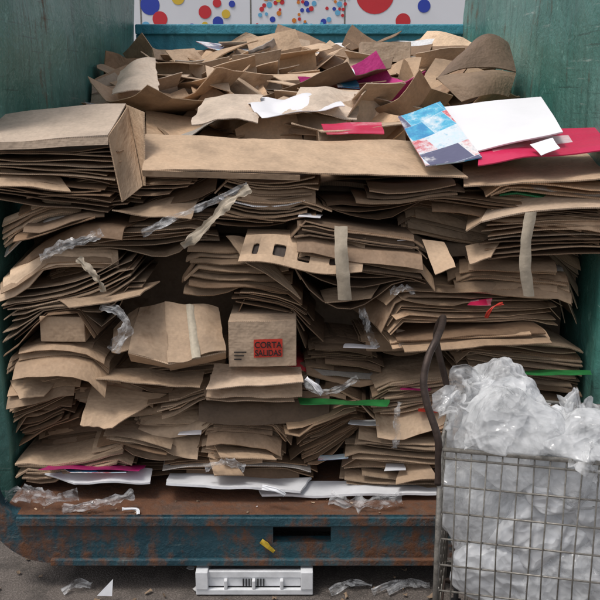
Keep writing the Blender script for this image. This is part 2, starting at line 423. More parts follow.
# ============================================================ loose heap on top
top=Acc()
def rand_sheet(a,x,y,z,w,d,rx,ry,rz,curve,t=.005,tn=None,flap=True,kas=.3):
    R=Euler((rx,ry,0)).to_matrix()@Matrix.Rotation(rz,3,'Z')
    nu=max(8,int(w/.04)); nv=max(6,int(d/.05)); us=np.linspace(-.5,.5,nu); vs=np.linspace(-.5,.5,nv)
    ph=U(0,99); P=np.zeros((nu,nv,3)); sk=U(-.1,.1)
    kink=U(-.3,.3); ka=random.gauss(0,kas); tear=random.random()<.08
    for i,u in enumerate(us):
        for j,v in enumerate(vs):
            zz=curve*(u*u*4-.33)*w*.25+.016*noise.noise(Vector((u*w*5,v*d*5,ph)))
            if u>kink: zz+=(u-kink)*w*ka
            e1=(.04 if tear else .003)*noise.noise(Vector((v*d*14,ph,u>0)))*(abs(u)*2)**3
            e2=(.04 if tear else .003)*noise.noise(Vector((u*w*14,ph+7,v>0)))*(abs(v)*2)**3
            p=R@Vector(((u+sk*v)*w+e1,v*d+e2,zz)); P[i,j]=(np.clip(x+p.x,-1.21,1.21),min(y+p.y,YB-.04),z+p.z)
    if P[:,:,2].max()>2.46: P[:,:,2]-=P[:,:,2].max()-2.46
    tn=tn or tint(); a.slab(P,t,tn)
    if flap:
        for sgn in(-1,1):
            if random.random()<.4: continue
            segs=random.choice([1,1,2]); fl=U(.08,.18); an=U(-.5,.8)
            e=P[:,-1] if sgn>0 else P[:,0]; inn=P[:,-2] if sgn>0 else P[:,1]
            m=len(e)
            rngs=[(0,m)] if segs==1 else [(0,m//2),(m//2,m)]
            for (p0,p1) in rngs:
                if p1-p0<2: continue
                ed=e[p0:p1]; outd=(e-inn)[p0:p1]; outd/=np.linalg.norm(outd,axis=1,keepdims=True)+1e-9
                al=ed[-1]-ed[0]; al/=np.linalg.norm(al)+1e-9; up=np.cross(outd,al); up*=np.sign(up[:,2:3]+1e-6)
                aa=an+U(-.3,.3)
                dirv=outd*math.cos(aa)+up*math.sin(aa)
                Q=np.stack([ed+dirv*(fl*k/3) for k in range(4)],1)
                Q[:,:,0]=np.clip(Q[:,:,0],-1.21,1.21); Q[:,:,1]=np.minimum(Q[:,:,1],YB-.04); a.slab(Q,t,tuple(np.array(tn)*U(.8,1.1)))
def rand_box(a,x,y,z,w,d,h,rx,ry,rz,skew,tn,openflaps=True):
    R=Euler((rx,ry,rz)).to_matrix()
    cs=[(-w/2,-d/2),(w/2,-d/2),(w/2,d/2),(-w/2,d/2)]
    def T(px,py,pz):
        q=R@Vector((px+skew*py,py,pz)); return np.array((np.clip(x+q.x,-1.21,1.21),min(y+q.y,YB-.05),z+q.z))
    for k in range(4):
        a0=cs[k];a1=cs[(k+1)%4]
        a.slab(patch(T(*a0,0),T(*a1,0),T(*a1,h),T(*a0,h),7,6,amp=.010,f=6),.005,tuple(np.array(tn)*U(.85,1.05)),inner=tuple(np.array(tn)*.8))
        if openflaps and random.random()<.85:
            nx_,ny_=(a0[1]-a1[1]),(a1[0]-a0[0]); l=math.hypot(nx_,ny_); nx_,ny_=-nx_/l,-ny_/l
            fl=min(w,d)*.48; an=U(-.6,.9); o=(nx_*fl*math.cos(an),ny_*fl*math.cos(an),fl*math.sin(an))
            a.slab(patch(T(*a0,h),T(*a1,h),T(a1[0]*.97+o[0],a1[1]*.97+o[1],h+o[2]),T(a0[0]*.97+o[0],a0[1]*.97+o[1],h+o[2]),7,4,amp=.012),.005,tn)
    a.slab(patch(T(*cs[0],0),T(*cs[1],0),T(*cs[2],0),T(*cs[3],0),4,4),.005,tn)
for i in range(200):
    y=U(.45,3.3); x=U(-1.1,1.1)
    tt=tuple(np.array(tint(1.0))*U(.5,1.15))
    rand_sheet(top,x,y,heapz(x,y)+U(-.07,.02),U(.45,.95),U(.25,.5),random.gauss(.14,.09),random.gauss(0,.09),U(-.5,.5),random.gauss(0,.2),random.choice([.004,.005,.007]),tt,random.random()<.3,.12)
for i in range(80):
    y=U(.6,2.9); x=U(-1.0,1.0)
    tt=tuple(np.array(tint(1.0))*U(.8,1.3))
    rand_sheet(top,x,y,heapz(x,y)+U(0.01,.07),U(.3,.7),U(.2,.42),random.gauss(.2,.15),random.gauss(0,.16),U(-1.2,1.2),random.gauss(0,.35),random.choice([.004,.005,.007]),tt,random.random()<.7,.25)
for i in range(30):
    y=U(.65,2.9); x=U(-1.,1.); tn=CB(U(.75,1.2),U(0,.3))
    rand_box(top,x,y,heapz(x,y)+U(-.05,.02),U(.24,.45),U(.18,.32),U(.06,.14),random.gauss(.08,.22),random.gauss(0,.22),U(0,6.28),U(-.6,.6),tn)
top.build('loose_cardboard_heap',M_CB)
# ============================================================ feature pieces
obj_slabs('long_cardboard_sheet',[(patch(W(146,134,.30),W(425,143,.30),W(468,177,-.07),W(142,170,-.07),40,10,amp=.016,f=3.5,rag=.003),.006,CB(1.0)),
  (patch(W(142,170,-.07),W(300,175,-.07),W(300,180,-.065),W(143,176,-.06),16,3,amp=.003),.005,CB(.75))])
A0=W(-14,116,.28);A1=W(126,104,.26);A2=W(108,137,-.10);A3=W(-14,143,-.10)
B1=W(144,112,.10);B2=W(145,186,-.02);B3=W(122,202,-.09)
obj_slabs('large_flattened_box',[(patch(A0,A1,A2,A3,16,10,amp=.014,f=4),.007,CB(1.0,.45)),
 (patch(A1,B1,B2,(A1+B3)/2+np.array((0,.05,-.12)),6,10,amp=.006),.006,CB(.85)),
 (patch(A2,A1+np.array((.01,-.03,-.01)),(B2+np.array((-.01,0,0))),B3,8,10,amp=.008),.006,CB(.82)),
 (patch(A3,A2,A2+np.array((0.0,-.005,-.028)),A3+np.array((0,-.005,-.03)),14,3,amp=.004),.006,CB(.85,.3)),
])
ls=[]
for k in range(15):
    s_=U(-.02,.02); y0=149+k*3.3
    a=W(-16,y0+U(-1,1),-.05+s_);b=W(118-k*1.0+U(-8,6),y0-1+k*1.2,-.07+s_)
    ls.append((patch(a+np.array((0,.4,0)),b+np.array((0,.4,.02)),b,a,16,6,amp=.014,sag=U(-.02,.012)),.004,tuple(np.array(tint(odd=False)))))
obj_slabs('flattened_box_bundle',ls)
rs=[(patch(W(462,160,.35),W(615,150,.35),W(618,180,-.08),W(464,186,-.08),14,8,amp=.014,rag=.003),.006,CB(.95)),
    (patch(W(500,190,.3),W(615,186,.3),W(618,208,-.11),W(480,222,-.11),14,8,bulge=(0,0,.045),amp=.008),.006,CB(1.05,.2)),
    (patch(W(470,205,.3),W(500,192,.3),W(482,222,-.11),W(466,232,-.09),6,6,amp=.006),.006,CB(.8))]
for k in range(9):
    y0=210+k*4.6
    rs.append((patch(W(505,y0-4,.3),W(615,y0,.3),W(617,y0+6,-.06+U(-.02,.02)),W(484+U(-6,8),y0+12,-.06),12,6,bulge=(0,0,.02),amp=.010),.004,tint(odd=False)))
obj_slabs('draped_flattened_boxes',rs)
obj_slabs('white_display_board',[(patch(W(430,108,.40),W(541,97,.42),W(563,132,.02),W(469,153,.0),14,10,amp=.008),.006,(.8,.8,.8)),],M_WHITE)
obj_slabs('printed_carton',[(patch(W(398,117,.30),W(440,103,.38),W(482,158,-.05),W(426,165,-.09),12,10,amp=.012),.005,(1,1,1))],M_PRINT)
obj_slabs('red_printed_carton',[(patch(W(480,128,.25),W(612,128,.25),W(612,148,-.03),W(478,166,-.09),16,8,amp=.014),.005,(1,1,1))],M_PRINT2)
obj_slabs('paper_sheet',[(patch(W(530,145,-.03),W(552,138,-.01),W(560,148,-.09),W(541,156,-.10),5,5,amp=.006,rag=.003),.002,(1,1,1))],M_WHITE)
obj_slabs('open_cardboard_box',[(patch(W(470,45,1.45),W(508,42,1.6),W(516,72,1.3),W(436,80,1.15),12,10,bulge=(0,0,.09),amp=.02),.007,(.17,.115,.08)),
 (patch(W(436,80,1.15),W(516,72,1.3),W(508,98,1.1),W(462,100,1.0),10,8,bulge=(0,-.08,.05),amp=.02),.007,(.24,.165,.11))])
def carton(b,yfront,depth,k,tn=None,rot=0,skew=0):
    z0,z1=b['zz']; x0=XB[b['i'][0]]; x1=XB[b['i'][1]]
    a=Acc(); tn=tn or CB(k)
    T=lambda x,y,z: np.array((x+skew*(z-z0),y+rot*(x-x0),z))
    a.slab(patch(T(x0,yfront,z0),T(x1,yfront,z0),T(x1,yfront,z1),T(x0,yfront,z1),8,6,amp=.007),.004,tn); yb=yfront+depth
    a.slab(patch(T(x0,yfront,z1),T(x1,yfront,z1),T(x1,yb,z1),T(x0,yb,z1),8,6,amp=.004),.004,tuple(np.array(tn)*1.05))
    for x in (x0,x1): a.slab(patch(T(x,yfront,z0),T(x,yb,z0),T(x,yb,z1),T(x,yfront,z1),5,5,amp=.004),.004,tn)
    a.slab(patch(T(x0,yfront,z0),T(x1,yfront,z0),T(x1,yb,z0),T(x0,yb,z0),5,5,amp=.002),.004,tn)
    return a,(x0,x1,z0,z1)
a,(x0,x1,z0,z1)=carton(boxes[0],-.10,.3,1.0,tn=CB(.92,.15),rot=.05)
par=empty('cardboard_box'); a.build('carton_body',M_CB,par)
lx0=x0+(x1-x0)*.37; lx1=x0+(x1-x0)*.8; lz0=z0+(z1-z0)*.2; lz1=z0+(z1-z0)*.62
yl=lambda x:-.10+.05*(x-x0)-.008
meshobj('red_label',[(lx0,yl(lx0),lz0),(lx1,yl(lx1),lz0+.003),(lx1,yl(lx1),lz1),(lx0,yl(lx0),lz1-.002)],[(0,1,2,3)],M_RED,par)
for k,txt in enumerate(('CORTA','SALIDAS')):
    cu=bpy.data.curves.new('label_text','FONT'); cu.body=txt; cu.size=.036; cu.extrude=.0003; cu.materials.append(M_BLACK); cu.align_x='CENTER'
    cu.offset=.0006
    ob=bpy.data.objects.new('label_text',cu); S.collection.objects.link(ob); ob.parent=par
    ob.location=((lx0+lx1)/2,yl((lx0+lx1)/2)-.003,lz0+.042-k*.034); ob.rotation_euler=(math.pi/2,0,math.atan(.05)); ob.scale=(.8 if k else .9,1,1)
for q in range(3): boxm('printed_mark',x0+.02,x0+.05+.01*q,yl(x0)-.0005,yl(x0)+.004,z0+.03+q*.015,z0+.034+q*.015,M_BLACK,par,0)
a,_=carton(boxes[2],-.06,.25,.9,rot=-.04); a.build('small_cardboard_box',M_CB)
z0,z1=boxes[1]['zz']; dz=(z0+z1)/2-(boxes[1]['z0']+boxes[1]['z1'])/2; D=np.array((0,0,dz))
q=lambda x,y,Y: W(x,y,Y)+D
obj_slabs('crushed_cardboard_box',[
     (patch(q(165,303,.05),q(218,308,.05),q(226,352,-.12),q(168,364,-.14),12,10,bulge=(0,-.02,.01),amp=.022,f=8,rag=.003),.006,CB(.8)),
     (patch(q(140,308,.05),q(166,303,.05),q(169,364,-.14),q(128,352,-.12),8,8,amp=.018,f=8),.006,CB(.65)),
     (patch(q(128,352,-.12),q(169,364,-.14),q(172,368,-.05),q(131,360,-.05),8,4,amp=.006),.006,CB(.95)),
     (patch(q(169,364,-.14),q(226,352,-.12),q(226,358,-.04),q(170,370,-.05),8,4,amp=.006),.006,CB(.9)),
     (patch(q(113,330,.02),q(140,306,.08),q(130,350,-.1),q(112,352,-.06),6,6,amp=.012,rag=.004),.005,CB(.6)),
     (patch(q(187,305,.025),q(193,306,.025),q(200,358,-.155),q(193,359,-.157),3,8,amp=.0,bulge=(0,-.02,.01)),.012,(.46,.40,.31))])
def holed():
    a=Acc()
    tl=W(246,236,-.03);tr=W(366,240,-.04);br=W(362,274,-.15);bl=W(238,262,-.15)
    holes=[(.09,.14),(.26,.36),(.46,.56),(.72,.79)]
    us=[0,.09,.14,.26,.36,.46,.56,.72,.79,1]; vs=[0,.34,.74,1]
    def pt(u,v): return tl*(1-u)*(1-v)+tr*u*(1-v)+br*u*v+bl*(1-u)*v+np.array((0,-.02*math.sin(math.pi*u),.012*math.sin(u*7)))
    for i in range(9):
        for j in range(3):
            if j==1 and (us[i],us[i+1]) in holes:
                for (cu_,su) in ((us[i],1),(us[i+1],-1)):
                    for (cv,sv) in ((vs[1],1),(vs[2],-1)):
                        du=.018*su; dv=.09*sv
                        P=np.array([[pt(cu_,cv),pt(cu_,cv+dv)],[pt(cu_+du,cv),pt(cu_+du*.25,cv+dv*.3)]])
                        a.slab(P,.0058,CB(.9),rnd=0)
                continue
            u=np.linspace(us[i],us[i+1],4); v=np.linspace(vs[j],vs[j+1],3)
            a.slab(np.array([[pt(x,y) for y in v] for x in u]),.006,CB(.9),rnd=0)
    a.slab(patch(tl,tr,tr+np.array((0,.12,.01)),tl+np.array((0,.12,.01)),12,4,amp=.006),.005,CB(1.0))
    a.slab(np.array([[pt(u,v)+np.array((0,.02,.002)) for v in (.1,.5,.95)] for u in (.03,.2,.4,.6,.9)]),.004,(.05,.035,.028),rnd=0)  # near-black backing sheet, its colour stands in for shade inside the hand holes
    return a.build('cardboard_tray_with_hand_holes',M_CB)
holed()
def flapobj(name,pts,Y0,Y1,k=1.,g=0,t=.005,amp=.014,m=None,bul=(0,0,0),rag=.003):
    (a,b,c,d)=pts
    return obj_slabs(name,[(patch(W(*a,Y0),W(*b,Y0),W(*c,Y1),W(*d,Y1),18,10,amp=amp,bulge=bul,rag=rag,f=7),t,CB(k,g))],m)
flapobj('light_flattened_carton',[(214,364),(300,366),(304,384),(206,388)],.02,-.14,1.15,.2)
flapobj('light_flattened_carton',[(210,376),(302,376),(302,396),(207,397)],.0,-.12,1.0,.1)
flapobj('light_flattened_carton',[(204,386),(290,386),(294,402),(206,400)],.0,-.10,.9,.1)
flapobj('torn_cardboard_flap',[(92,384),(167,394),(112,428),(80,426)],.03,-.17,.95)
flapobj('torn_cardboard_flap',[(396,331),(432,336),(438,352),(398,347)],.0,-.12,1.1,.3)
flapobj('torn_cardboard_flap',[(422,240),(444,244),(456,268),(436,274)],.0,-.11,1.0)
flapobj('torn_cardboard_flap',[(120,208),(200,196),(190,220),(112,212)],.05,-.07,.7)
flapobj('torn_cardboard_flap',[(10,380),(60,378),(44,396),(20,400)],.0,-.12,.85)
flapobj('torn_cardboard_flap',[(466,246),(500,240),(492,256),(470,264)],.0,-.10,.9)
flapobj('torn_cardboard_flap',[(226,236),(262,244),(300,298),(246,262)],.05,-.10,.65,bul=(0,0,.02))
flapobj('torn_cardboard_flap',[(50,296),(160,280),(140,296),(70,308)],.04,-.12,.8)
flapobj('torn_cardboard_flap',[(100,368),(205,372),(200,388),(96,380)],.04,-.12,.8)
flapobj('torn_cardboard_flap',[(320,290),(380,284),(372,298),(325,302)],.04,-.10,.7)
flapobj('torn_cardboard_flap',[(212,440),(262,444),(276,460),(220,456)],.03,-.12,.9)
flapobj('torn_cardboard_flap',[(400,462),(420,455),(440,478),(396,484)],.0,-.12,.7)
flapobj('torn_cardboard_flap',[(0,168),(60,176),(70,190),(0,188)],.0,-.10,.9)
flapobj('green_plastic_sheet',[(298,398),(390,401),(388,406),(300,403)],-.03,-.12,t=.002,m=M_GRN)
flapobj('green_plastic_sheet',[(520,370),(590,371),(592,375),(525,374)],-.02,-.12,t=.002,m=M_GRN)
flapobj('magenta_card',[(55,462),(146,465),(140,471),(38,469)],-.0,-.12,t=.003,m=M_MAG)
flapobj('blue_card',[(60,466),(130,468),(126,472),(70,472)],-.0,-.125,t=.003,m=M_PRINT)
flapobj('white_foam_sheet',[(28,468),(152,470),(150,482),(74,483)],.0,-.13,t=.008,m=M_FOAM)
flapobj('white_foam_sheet',[(170,474),(312,479),(300,492),(166,484)],.02,-.15,t=.010,m=M_FOAM)
flapobj('white_foam_sheet',[(255,482),(442,481),(436,494),(262,496)],.02,-.13,t=.010,m=M_FOAM)
flapobj('white_paper',[(386,464),(404,464),(406,470),(384,470)],-.02,-.09,t=.002,m=M_FOAM)
flapobj('torn_cardboard_flap',[(208,460),(232,458),(244,476),(214,476)],-.02,-.14,.8)
for (x_,y_,w_,m_) in [(350,420,30,M_FOAM),(402,386,30,M_MAG),(180,430,22,M_WHITE),(320,455,30,M_PRINT),(420,408,18,M_RED),(300,214,22,M_WHITE),(470,300,22,M_PRINT2),(345,345,34,M_WHITE),(30,345,18,M_PRINT),(400,236,9,M_WHITE)]:
    flapobj('coloured_card_scrap',[(x_,y_),(x_+w_,y_+U(-2,2)),(x_+w_*.95,y_+3+U(0,2)),(x_-2,y_+4)],.02,-.06,t=.002,m=m_)
def ribbon(name,pts,wd,m,parent=None,amp=.012,seed=0,n=40,nv=8):
    pts=[Vector(p.tolist() if hasattr(p,'tolist') else p) for p in pts]
    k=len(pts)-1; C=[]
    for i in range(n+1):
        s=i/n*k; a=min(int(s),k-1); f=s-a
        p0=pts[max(a-1,0)];p1=pts[a];p2=pts[a+1];p3=pts[min(a+2,k)]
        C.append(.5*((2*p1)+(p2-p0)*f+(2*p0-5*p1+4*p2-p3)*f*f+(3*p1-p0-3*p2+p3)*f**3))
    V=[];F=[]
    for i,c in enumerate(C):
        t=(C[min(i+1,n)]-C[max(i-1,0)]).normalized()
        tw=.9*noise.noise(Vector((i*.12,seed,0)))
        side=t.cross(Vector((0,-.85,.5)).normalized()).normalized(); side=Matrix.Rotation(tw*2,3,t)@side
        w_=wd*(1+.8*noise.noise(Vector((i*.2,seed,5))))
        for j in range(nv+1):
            u=j/nv-.5; p=c+side*u*w_*(1+.3*noise.noise(Vector((i*.5,j>nv/2,seed))))
            d=noise.noise(Vector((i*.10,j*.95,seed)))*amp*2.0+noise.noise(Vector((i*.45,j*1.3,seed+9)))*amp*.5
            V.append(tuple(p+Vector((0,-.8,.6))*d+side*d*.5))
    for i in range(n):
        for j in range(nv):
            a=i*(nv+1)+j; F.append((a,a+nv+1,a+nv+2,a+1))
    return meshobj(name,V,F,m,parent,True)
def strap(name,pts,wd,m,seed):
    # flat stiff strap with straight cut ends
    V=[];F=[]; n=len(pts)-1; N=24
    for i in range(N+1):
        s=i/N*n; a=min(int(s),n-1); f=s-a; c=pts[a]*(1-f)+pts[a+1]*f
        w_=wd*(1+.12*noise.noise(Vector((i*.3,seed,0)))); tw=.5*noise.noise(Vector((i*.12,seed,3)))
        for j in (-1,-.33,.33,1):
            V.append((c[0]+j*w_/2*math.cos(tw),c[1]+j*w_/2*math.sin(tw)-.008*(1-j*j),c[2]+.003*noise.noise(Vector((i,j,seed)))))
    for i in range(N):
        for j in range(3): a=i*4+j; F.append((a,a+4,a+5,a+1))
    return meshobj(name,V,F,m,None,True)
strap('hanging_paper_strap',[W(341,226,-.14),W(341,250,-.165),W(343,275,-.17),W(345,300,-.15)],.052,M_TAPE,3.3)
strap('hanging_paper_strap',[W(531,212,-.15),W(526,240,-.16),W(525,268,-.16),W(529,296,-.14)],.046,M_TAPE,4.4)
ribbon('plastic_wrap_strip',[W(142,234,-.1),W(165,222,-.12),W(205,205,-.13),W(248,186,-.1)],.035,M_FILM,amp=.010,seed=5)
ribbon('torn_tape_strip',[W(250,188,-.12),W(225,205,-.14),W(208,226,-.14),W(182,246,-.13)],.032,M_TAPE,amp=.008,seed=6)
ribbon('plastic_wrap_strip',[W(40,258,-.09),W(62,246,-.12),W(85,240,-.12),W(102,232,-.1)],.04,M_FILM,amp=.012,seed=7)
ribbon('torn_tape_strip',[W(78,258,-.1),W(88,268,-.12),W(98,280,-.12),W(104,292,-.1)],.028,M_TAPE,amp=.007,seed=8)
ribbon('plastic_wrap_strip',[W(100,306,-.09),W(120,312,-.13),W(126,330,-.14),W(114,352,-.13)],.04,M_FILM,amp=.012,seed=9)
ribbon('plastic_wrap_strip',[W(362,308,-.1),W(366,322,-.12),W(370,334,-.12),W(376,346,-.1)],.028,M_FILM,amp=.010,seed=10)
ribbon('plastic_wrap_strip',[W(304,376,-.1),W(318,392,-.14),W(340,388,-.14),W(358,378,-.1)],.03,M_FILM,amp=.012,seed=11)
ribbon('torn_paper_strip',[W(306,378,-.12),W(316,386,-.14),W(322,394,-.13)],.02,M_WHITE,amp=.006,seed=12,n=12)
ribbon('plastic_wrap_strip',[W(400,402,-.1),W(396,420,-.12),W(398,436,-.12),W(394,448,-.1)],.025,M_FILM,amp=.008,seed=13)
ribbon('plastic_wrap_strip',[W(390,292,-.1),W(405,288,-.12),W(415,292,-.1)],.03,M_FILM,amp=.010,seed=14)
ribbon('plastic_wrap_strip',[W(5,496,-.2),W(30,493,-.2),W(52,498,-.22),W(78,494,-.16)],.055,M_FILM,amp=.018,seed=15)
ribbon('plastic_wrap_strip',[W(62,510,-.24),W(88,506,-.24),W(112,500,-.22),W(134,494,-.2)],.035,M_FILM,amp=.015,seed=16)
ribbon('plastic_wrap_strip',[W(330,497,-.16),W(352,503,-.2),W(378,502,-.22),W(402,498,-.2)],.055,M_FILM,amp=.018,seed=17)
ribbon('plastic_wrap_strip',[W(205,468,-.12),W(225,462,-.15),W(245,468,-.14)],.03,M_FILM,amp=.012,seed=18)
ribbon('red_ribbon_scrap',[W(486,318,-.1),W(492,308,-.12),W(503,303,-.1)],.014,M_RED,amp=.006,seed=19,n=12)
ribbon('torn_paper_scrap',[W(262,487,-.2),W(276,490,-.22),W(285,495,-.22)],.02,M_FOAM,amp=.006,seed=20,n=10)
ribbon('torn_paper_scrap',[W(122,509,-.24),W(136,509,-.24),W(138,514,-.255)],.015,M_FOAM,amp=.005,seed=21,n=8)
ribbon('yellow_leaf',[W(261,541,-.262),W(267,546,-.266),W(274,552,-.262)],.022,M_YEL,amp=.004,seed=22,n=8)
for (a,b,c,d,Y0,Y1) in [((205,98),(262,96),(258,122),(190,124),.95,.55),((300,92),(362,94),(356,118),(282,116),1.0,.6),((120,70),(155,58),(160,92),(112,98),1.6,1.1)]:
    flapobj('pale_carton_flap',[a,b,c,d],Y0,Y1,1.2,.5,amp=.03,bul=(0,0,.03),rag=.006)
flapobj('white_paper_sheet',[(240,98),(330,92),(345,112),(262,118)],.95,.55,m=M_WHITE,amp=.04,t=.003,rag=.008)
flapobj('red_printed_flap',[(322,124),(382,122),(384,133),(326,135)],.48,.30,m=M_PRINT2,t=.004)
flapobj('blue_printed_flap',[(196,42),(262,46),(292,60),(240,60)],2.9,2.4,m=M_PRINT,t=.004)
flapobj('blue_printed_flap',[(330,70),(352,68),(360,88),(338,88)],1.6,1.3,m=M_PRINT,t=.004)
a=Acc(); c0=W(362,62,2.3)
x0,x1=W(362,62,2.3)[0],W(410,62,2.3)[0]; z0=c0[2]; z1=W(362,42,2.3)[2]
for P_ in (patch((x0,2.3,z0),(x1,2.3,z0),(x1,2.3,z1),(x0,2.3,z1),6,6),patch((x0,2.3,z1),(x1,2.3,z1),(x1,2.6,z1),(x0,2.6,z1),6,6),patch((x0,2.3,z0),(x0,2.6,z0),(x0,2.6,z1),(x0,2.3,z1),5,5),patch((x1,2.3,z0),(x1,2.6,z0),(x1,2.6,z1),(x1,2.3,z1),5,5)):
    a.slab(P_,.006,CB(1.05,.3))
a.build('intact_cardboard_box',M_CB)
# ============================================================ cart with plastic bags
cart=empty('wire_trolley_cart')
CX,CY=W(441,449,-.95)[0],-.95; yawc=math.radians(-13)
cart.location=(CX,CY,0); cart.rotation_euler=(0,0,yawc)
LW,LD,ZT,ZBt=.86,.52,.92,.24
V,F=[],[]
for z,r in((ZT,.008),(ZT-.03,.004)): tube_data([(0,0,z),(LW,0,z),(LW,LD,z),(0,LD,z),(0,0,z)],r,8,V,F)
nz=7
for k in range(1,nz+1):
    z=ZT-.03-k*(ZT-.03-ZBt)/nz
    tube_data([(0,0,z),(LW,0,z),(LW,LD,z),(0,LD,z),(0,0,z)],.0032 if k<nz else .007,6,V,F)
nxw=18
for k in range(nxw+1):
    x=k*LW/nxw; w1=U(-.006,.006)
    for y in(0,LD): tube_data([(x,y,ZT),(x+w1,y+U(-.006,.006),.6),(x,y,ZBt)],.0028,6,V,F)
    if k%2==0: tube_data([(x,0,ZBt),(x,LD,ZBt)],.003,6,V,F)
for k in range(10):
    y=k*LD/9
    for x in(0,LW): tube_data([(x,y,ZT),(x,y,ZBt)],.0028,6,V,F)
for x in(0,LW):
    for y in(0,LD): tube_data([(x,y,ZT+.0),(x,y,.12)],.009,8,V,F)
meshobj('wire_basket',V,F,M_CART,cart,True)
V,F=[],[]
hp=[(-.004,.0,.80),(-.006,.0,.88),(-.012,.0,.96),(-.05,.02,1.06),(-.065,.04,1.13),(-.055,.07,1.20),(-.035,.12,1.245),(-.03,.26,1.25),(-.035,.40,1.245),(-.055,.45,1.20),(-.06,.48,1.13),(-.03,.51,1.0),(0,.52,.88),(0,.52,.80)]
sp=[]
for i in range(len(hp)-1):
    p0,p1,p2,p3=[Vector(hp[min(max(i+k,0),len(hp)-1)]) for k in(-1,0,1,2)]
    for s in range(6):
        f=s/6; sp.append(.5*((2*p1)+(p2-p0)*f+(2*p0-5*p1+4*p2-p3)*f*f+(3*p1-p0-3*p2+p3)*f**3))
sp.append(Vector(hp[-1])); tube_data(sp,.012,12,V,F)
meshobj('push_handle',V,F,M_TUBE,cart,True)
V,F=[],[]
for x in(.05,LW-.05):
    for y in(.05,LD-.05):
        tube_data([(x-.018,y,.055),(x+.018,y,.055)],.055,20,V,F); tube_data([(x,y,.055),(x,y,.16)],.01,8,V,F)
meshobj('castor_wheels',V,F,M_DARKP,cart)
V,F=[],[]
tube_data([(0,0,.16),(LW,0,.16),(LW,LD,.16),(0,LD,.16),(0,0,.16)],.012,8,V,F); meshobj('base_frame',V,F,M_TUBE,cart,True)
def blob(name,c,r,m,parent,seed,amp=.3,sub=6,stretch=(1,1,.45),rotd=0.):
    bm=bmesh.new(); bmesh.ops.create_icosphere(bm,subdivisions=sub,radius=1)
    RR=Matrix.Rotation(rotd,3,'Y')
    for v in bm.verts:
        p=v.co.copy(); q=Vector((p.x*r[0],p.y*r[1],p.z*r[2]))
        sc=RR@q; sc=Vector((sc.x*stretch[0],sc.y*stretch[1],sc.z*stretch[2]))*9+Vector((seed*3.1,seed*1.7,seed))
        wv=noise.noise_vector(sc*.5)
        # crumple: distance to nearest cell point gives flat facets with sharp creases
        dd=noise.voronoi((sc+wv*.8)*1.3)[0]; d2=noise.voronoi((sc+wv)*3.1)[0]
        d=((dd[1]-dd[0])*.6-.25)*amp*.16+(d2[0]-.4)*amp*.06-abs(noise.noise(sc*.8))*amp*.12+noise.noise(q*3.5+Vector((seed,0,0)))*amp*.35
        w=q+p*d+wv*.035+Vector(c)
        if w.z<ZT+.02:
            w.x=min(max(w.x,.010),LW-.010); w.y=min(max(w.y,.010),LD-.010)
        w.z=max(w.z,ZBt+.01); v.co=w
    me=bpy.data.meshes.new(name); bm.to_mesh(me); bm.free(); me.materials.append(m)
    me.polygons.foreach_set('use_smooth',[True]*len(me.polygons))
    o=bpy.data.objects.new(name,me); S.collection.objects.link(o); o.parent=parent; return o
bags=empty('plastic_bag_heap'); bags.location=cart.location; bags.rotation_euler=cart.rotation_euler
blob('bag',(.43,.30,.48),(.42,.19,.30),M_BAGI,bags,1,.35,6)
blob('bag',(.20,.26,.84),(.17,.20,.16),M_BAGI,bags,2,.45,6,(1,1,.4),.6)
blob('bag',(.15,.28,1.02),(.10,.11,.12),M_BAG,bags,3,.5,6,(1,1,.35),-.3)
blob('bag',(.15,.28,.97),(.06,.08,.09),M_BAGI,bags,23,.5,5,(1,1,.35),-.3)
blob('bag',(.44,.28,.84),(.22,.22,.13),M_BAGI,bags,4,.45,6,(.5,1,1),.3)
blob('bag',(.66,.28,.81),(.20,.22,.12),M_BAGI,bags,5,.45,6)
blob('bag',(.12,.14,.86),(.12,.14,.20),M_BAG,bags,6,.4,6,(1,1,.35),.5)
blob('bag',(.28,.13,.70),(.26,.13,.22),M_BAGI,bags,7,.4,6,(1,1,.4),-.5)
blob('bag',(.60,.13,.66),(.24,.13,.22),M_BAGI,bags,12,.4,6,(1,1,.5),.3)
blob('bag',(.45,.11,.45),(.36,.11,.20),M_BAGI,bags,13,.5,6,(1,1,.5),.3)
blob('bag',(.42,.08,.60),(.44,.09,.34),M_BAG,bags,14,.5,6,(1,1,.4),-.2)
blob('bag',(.30,.32,.94),(.14,.14,.11),M_BAGI,bags,8,.5,6,(.6,1,.8),.7)
blob('bag',(.22,.16,.95),(.16,.13,.12),M_BAG,bags,9,.5,6,(1,1,.4),-.6)
blob('bag',(.48,.16,.88),(.22,.15,.11),M_BAG,bags,10,.5,6,(.6,1,1),.2)
for k in range(14):
    x=U(.02,.45); y=U(.03,.4); z=U(.92,1.06)-max(0,x-.25)*.3
    ribbon('loose_film',[Vector((x,y,z)),Vector((x+U(-.05,.08),y+U(-.08,.05),z+U(0,.08))),Vector((x+U(.0,.12),y+U(-.1,.1),z+U(-.02,.04))),Vector((x+U(.05,.18),y+U(-.1,.05),z-.06))],U(.05,.11),M_BAG,bags,amp=.025,seed=40+k)
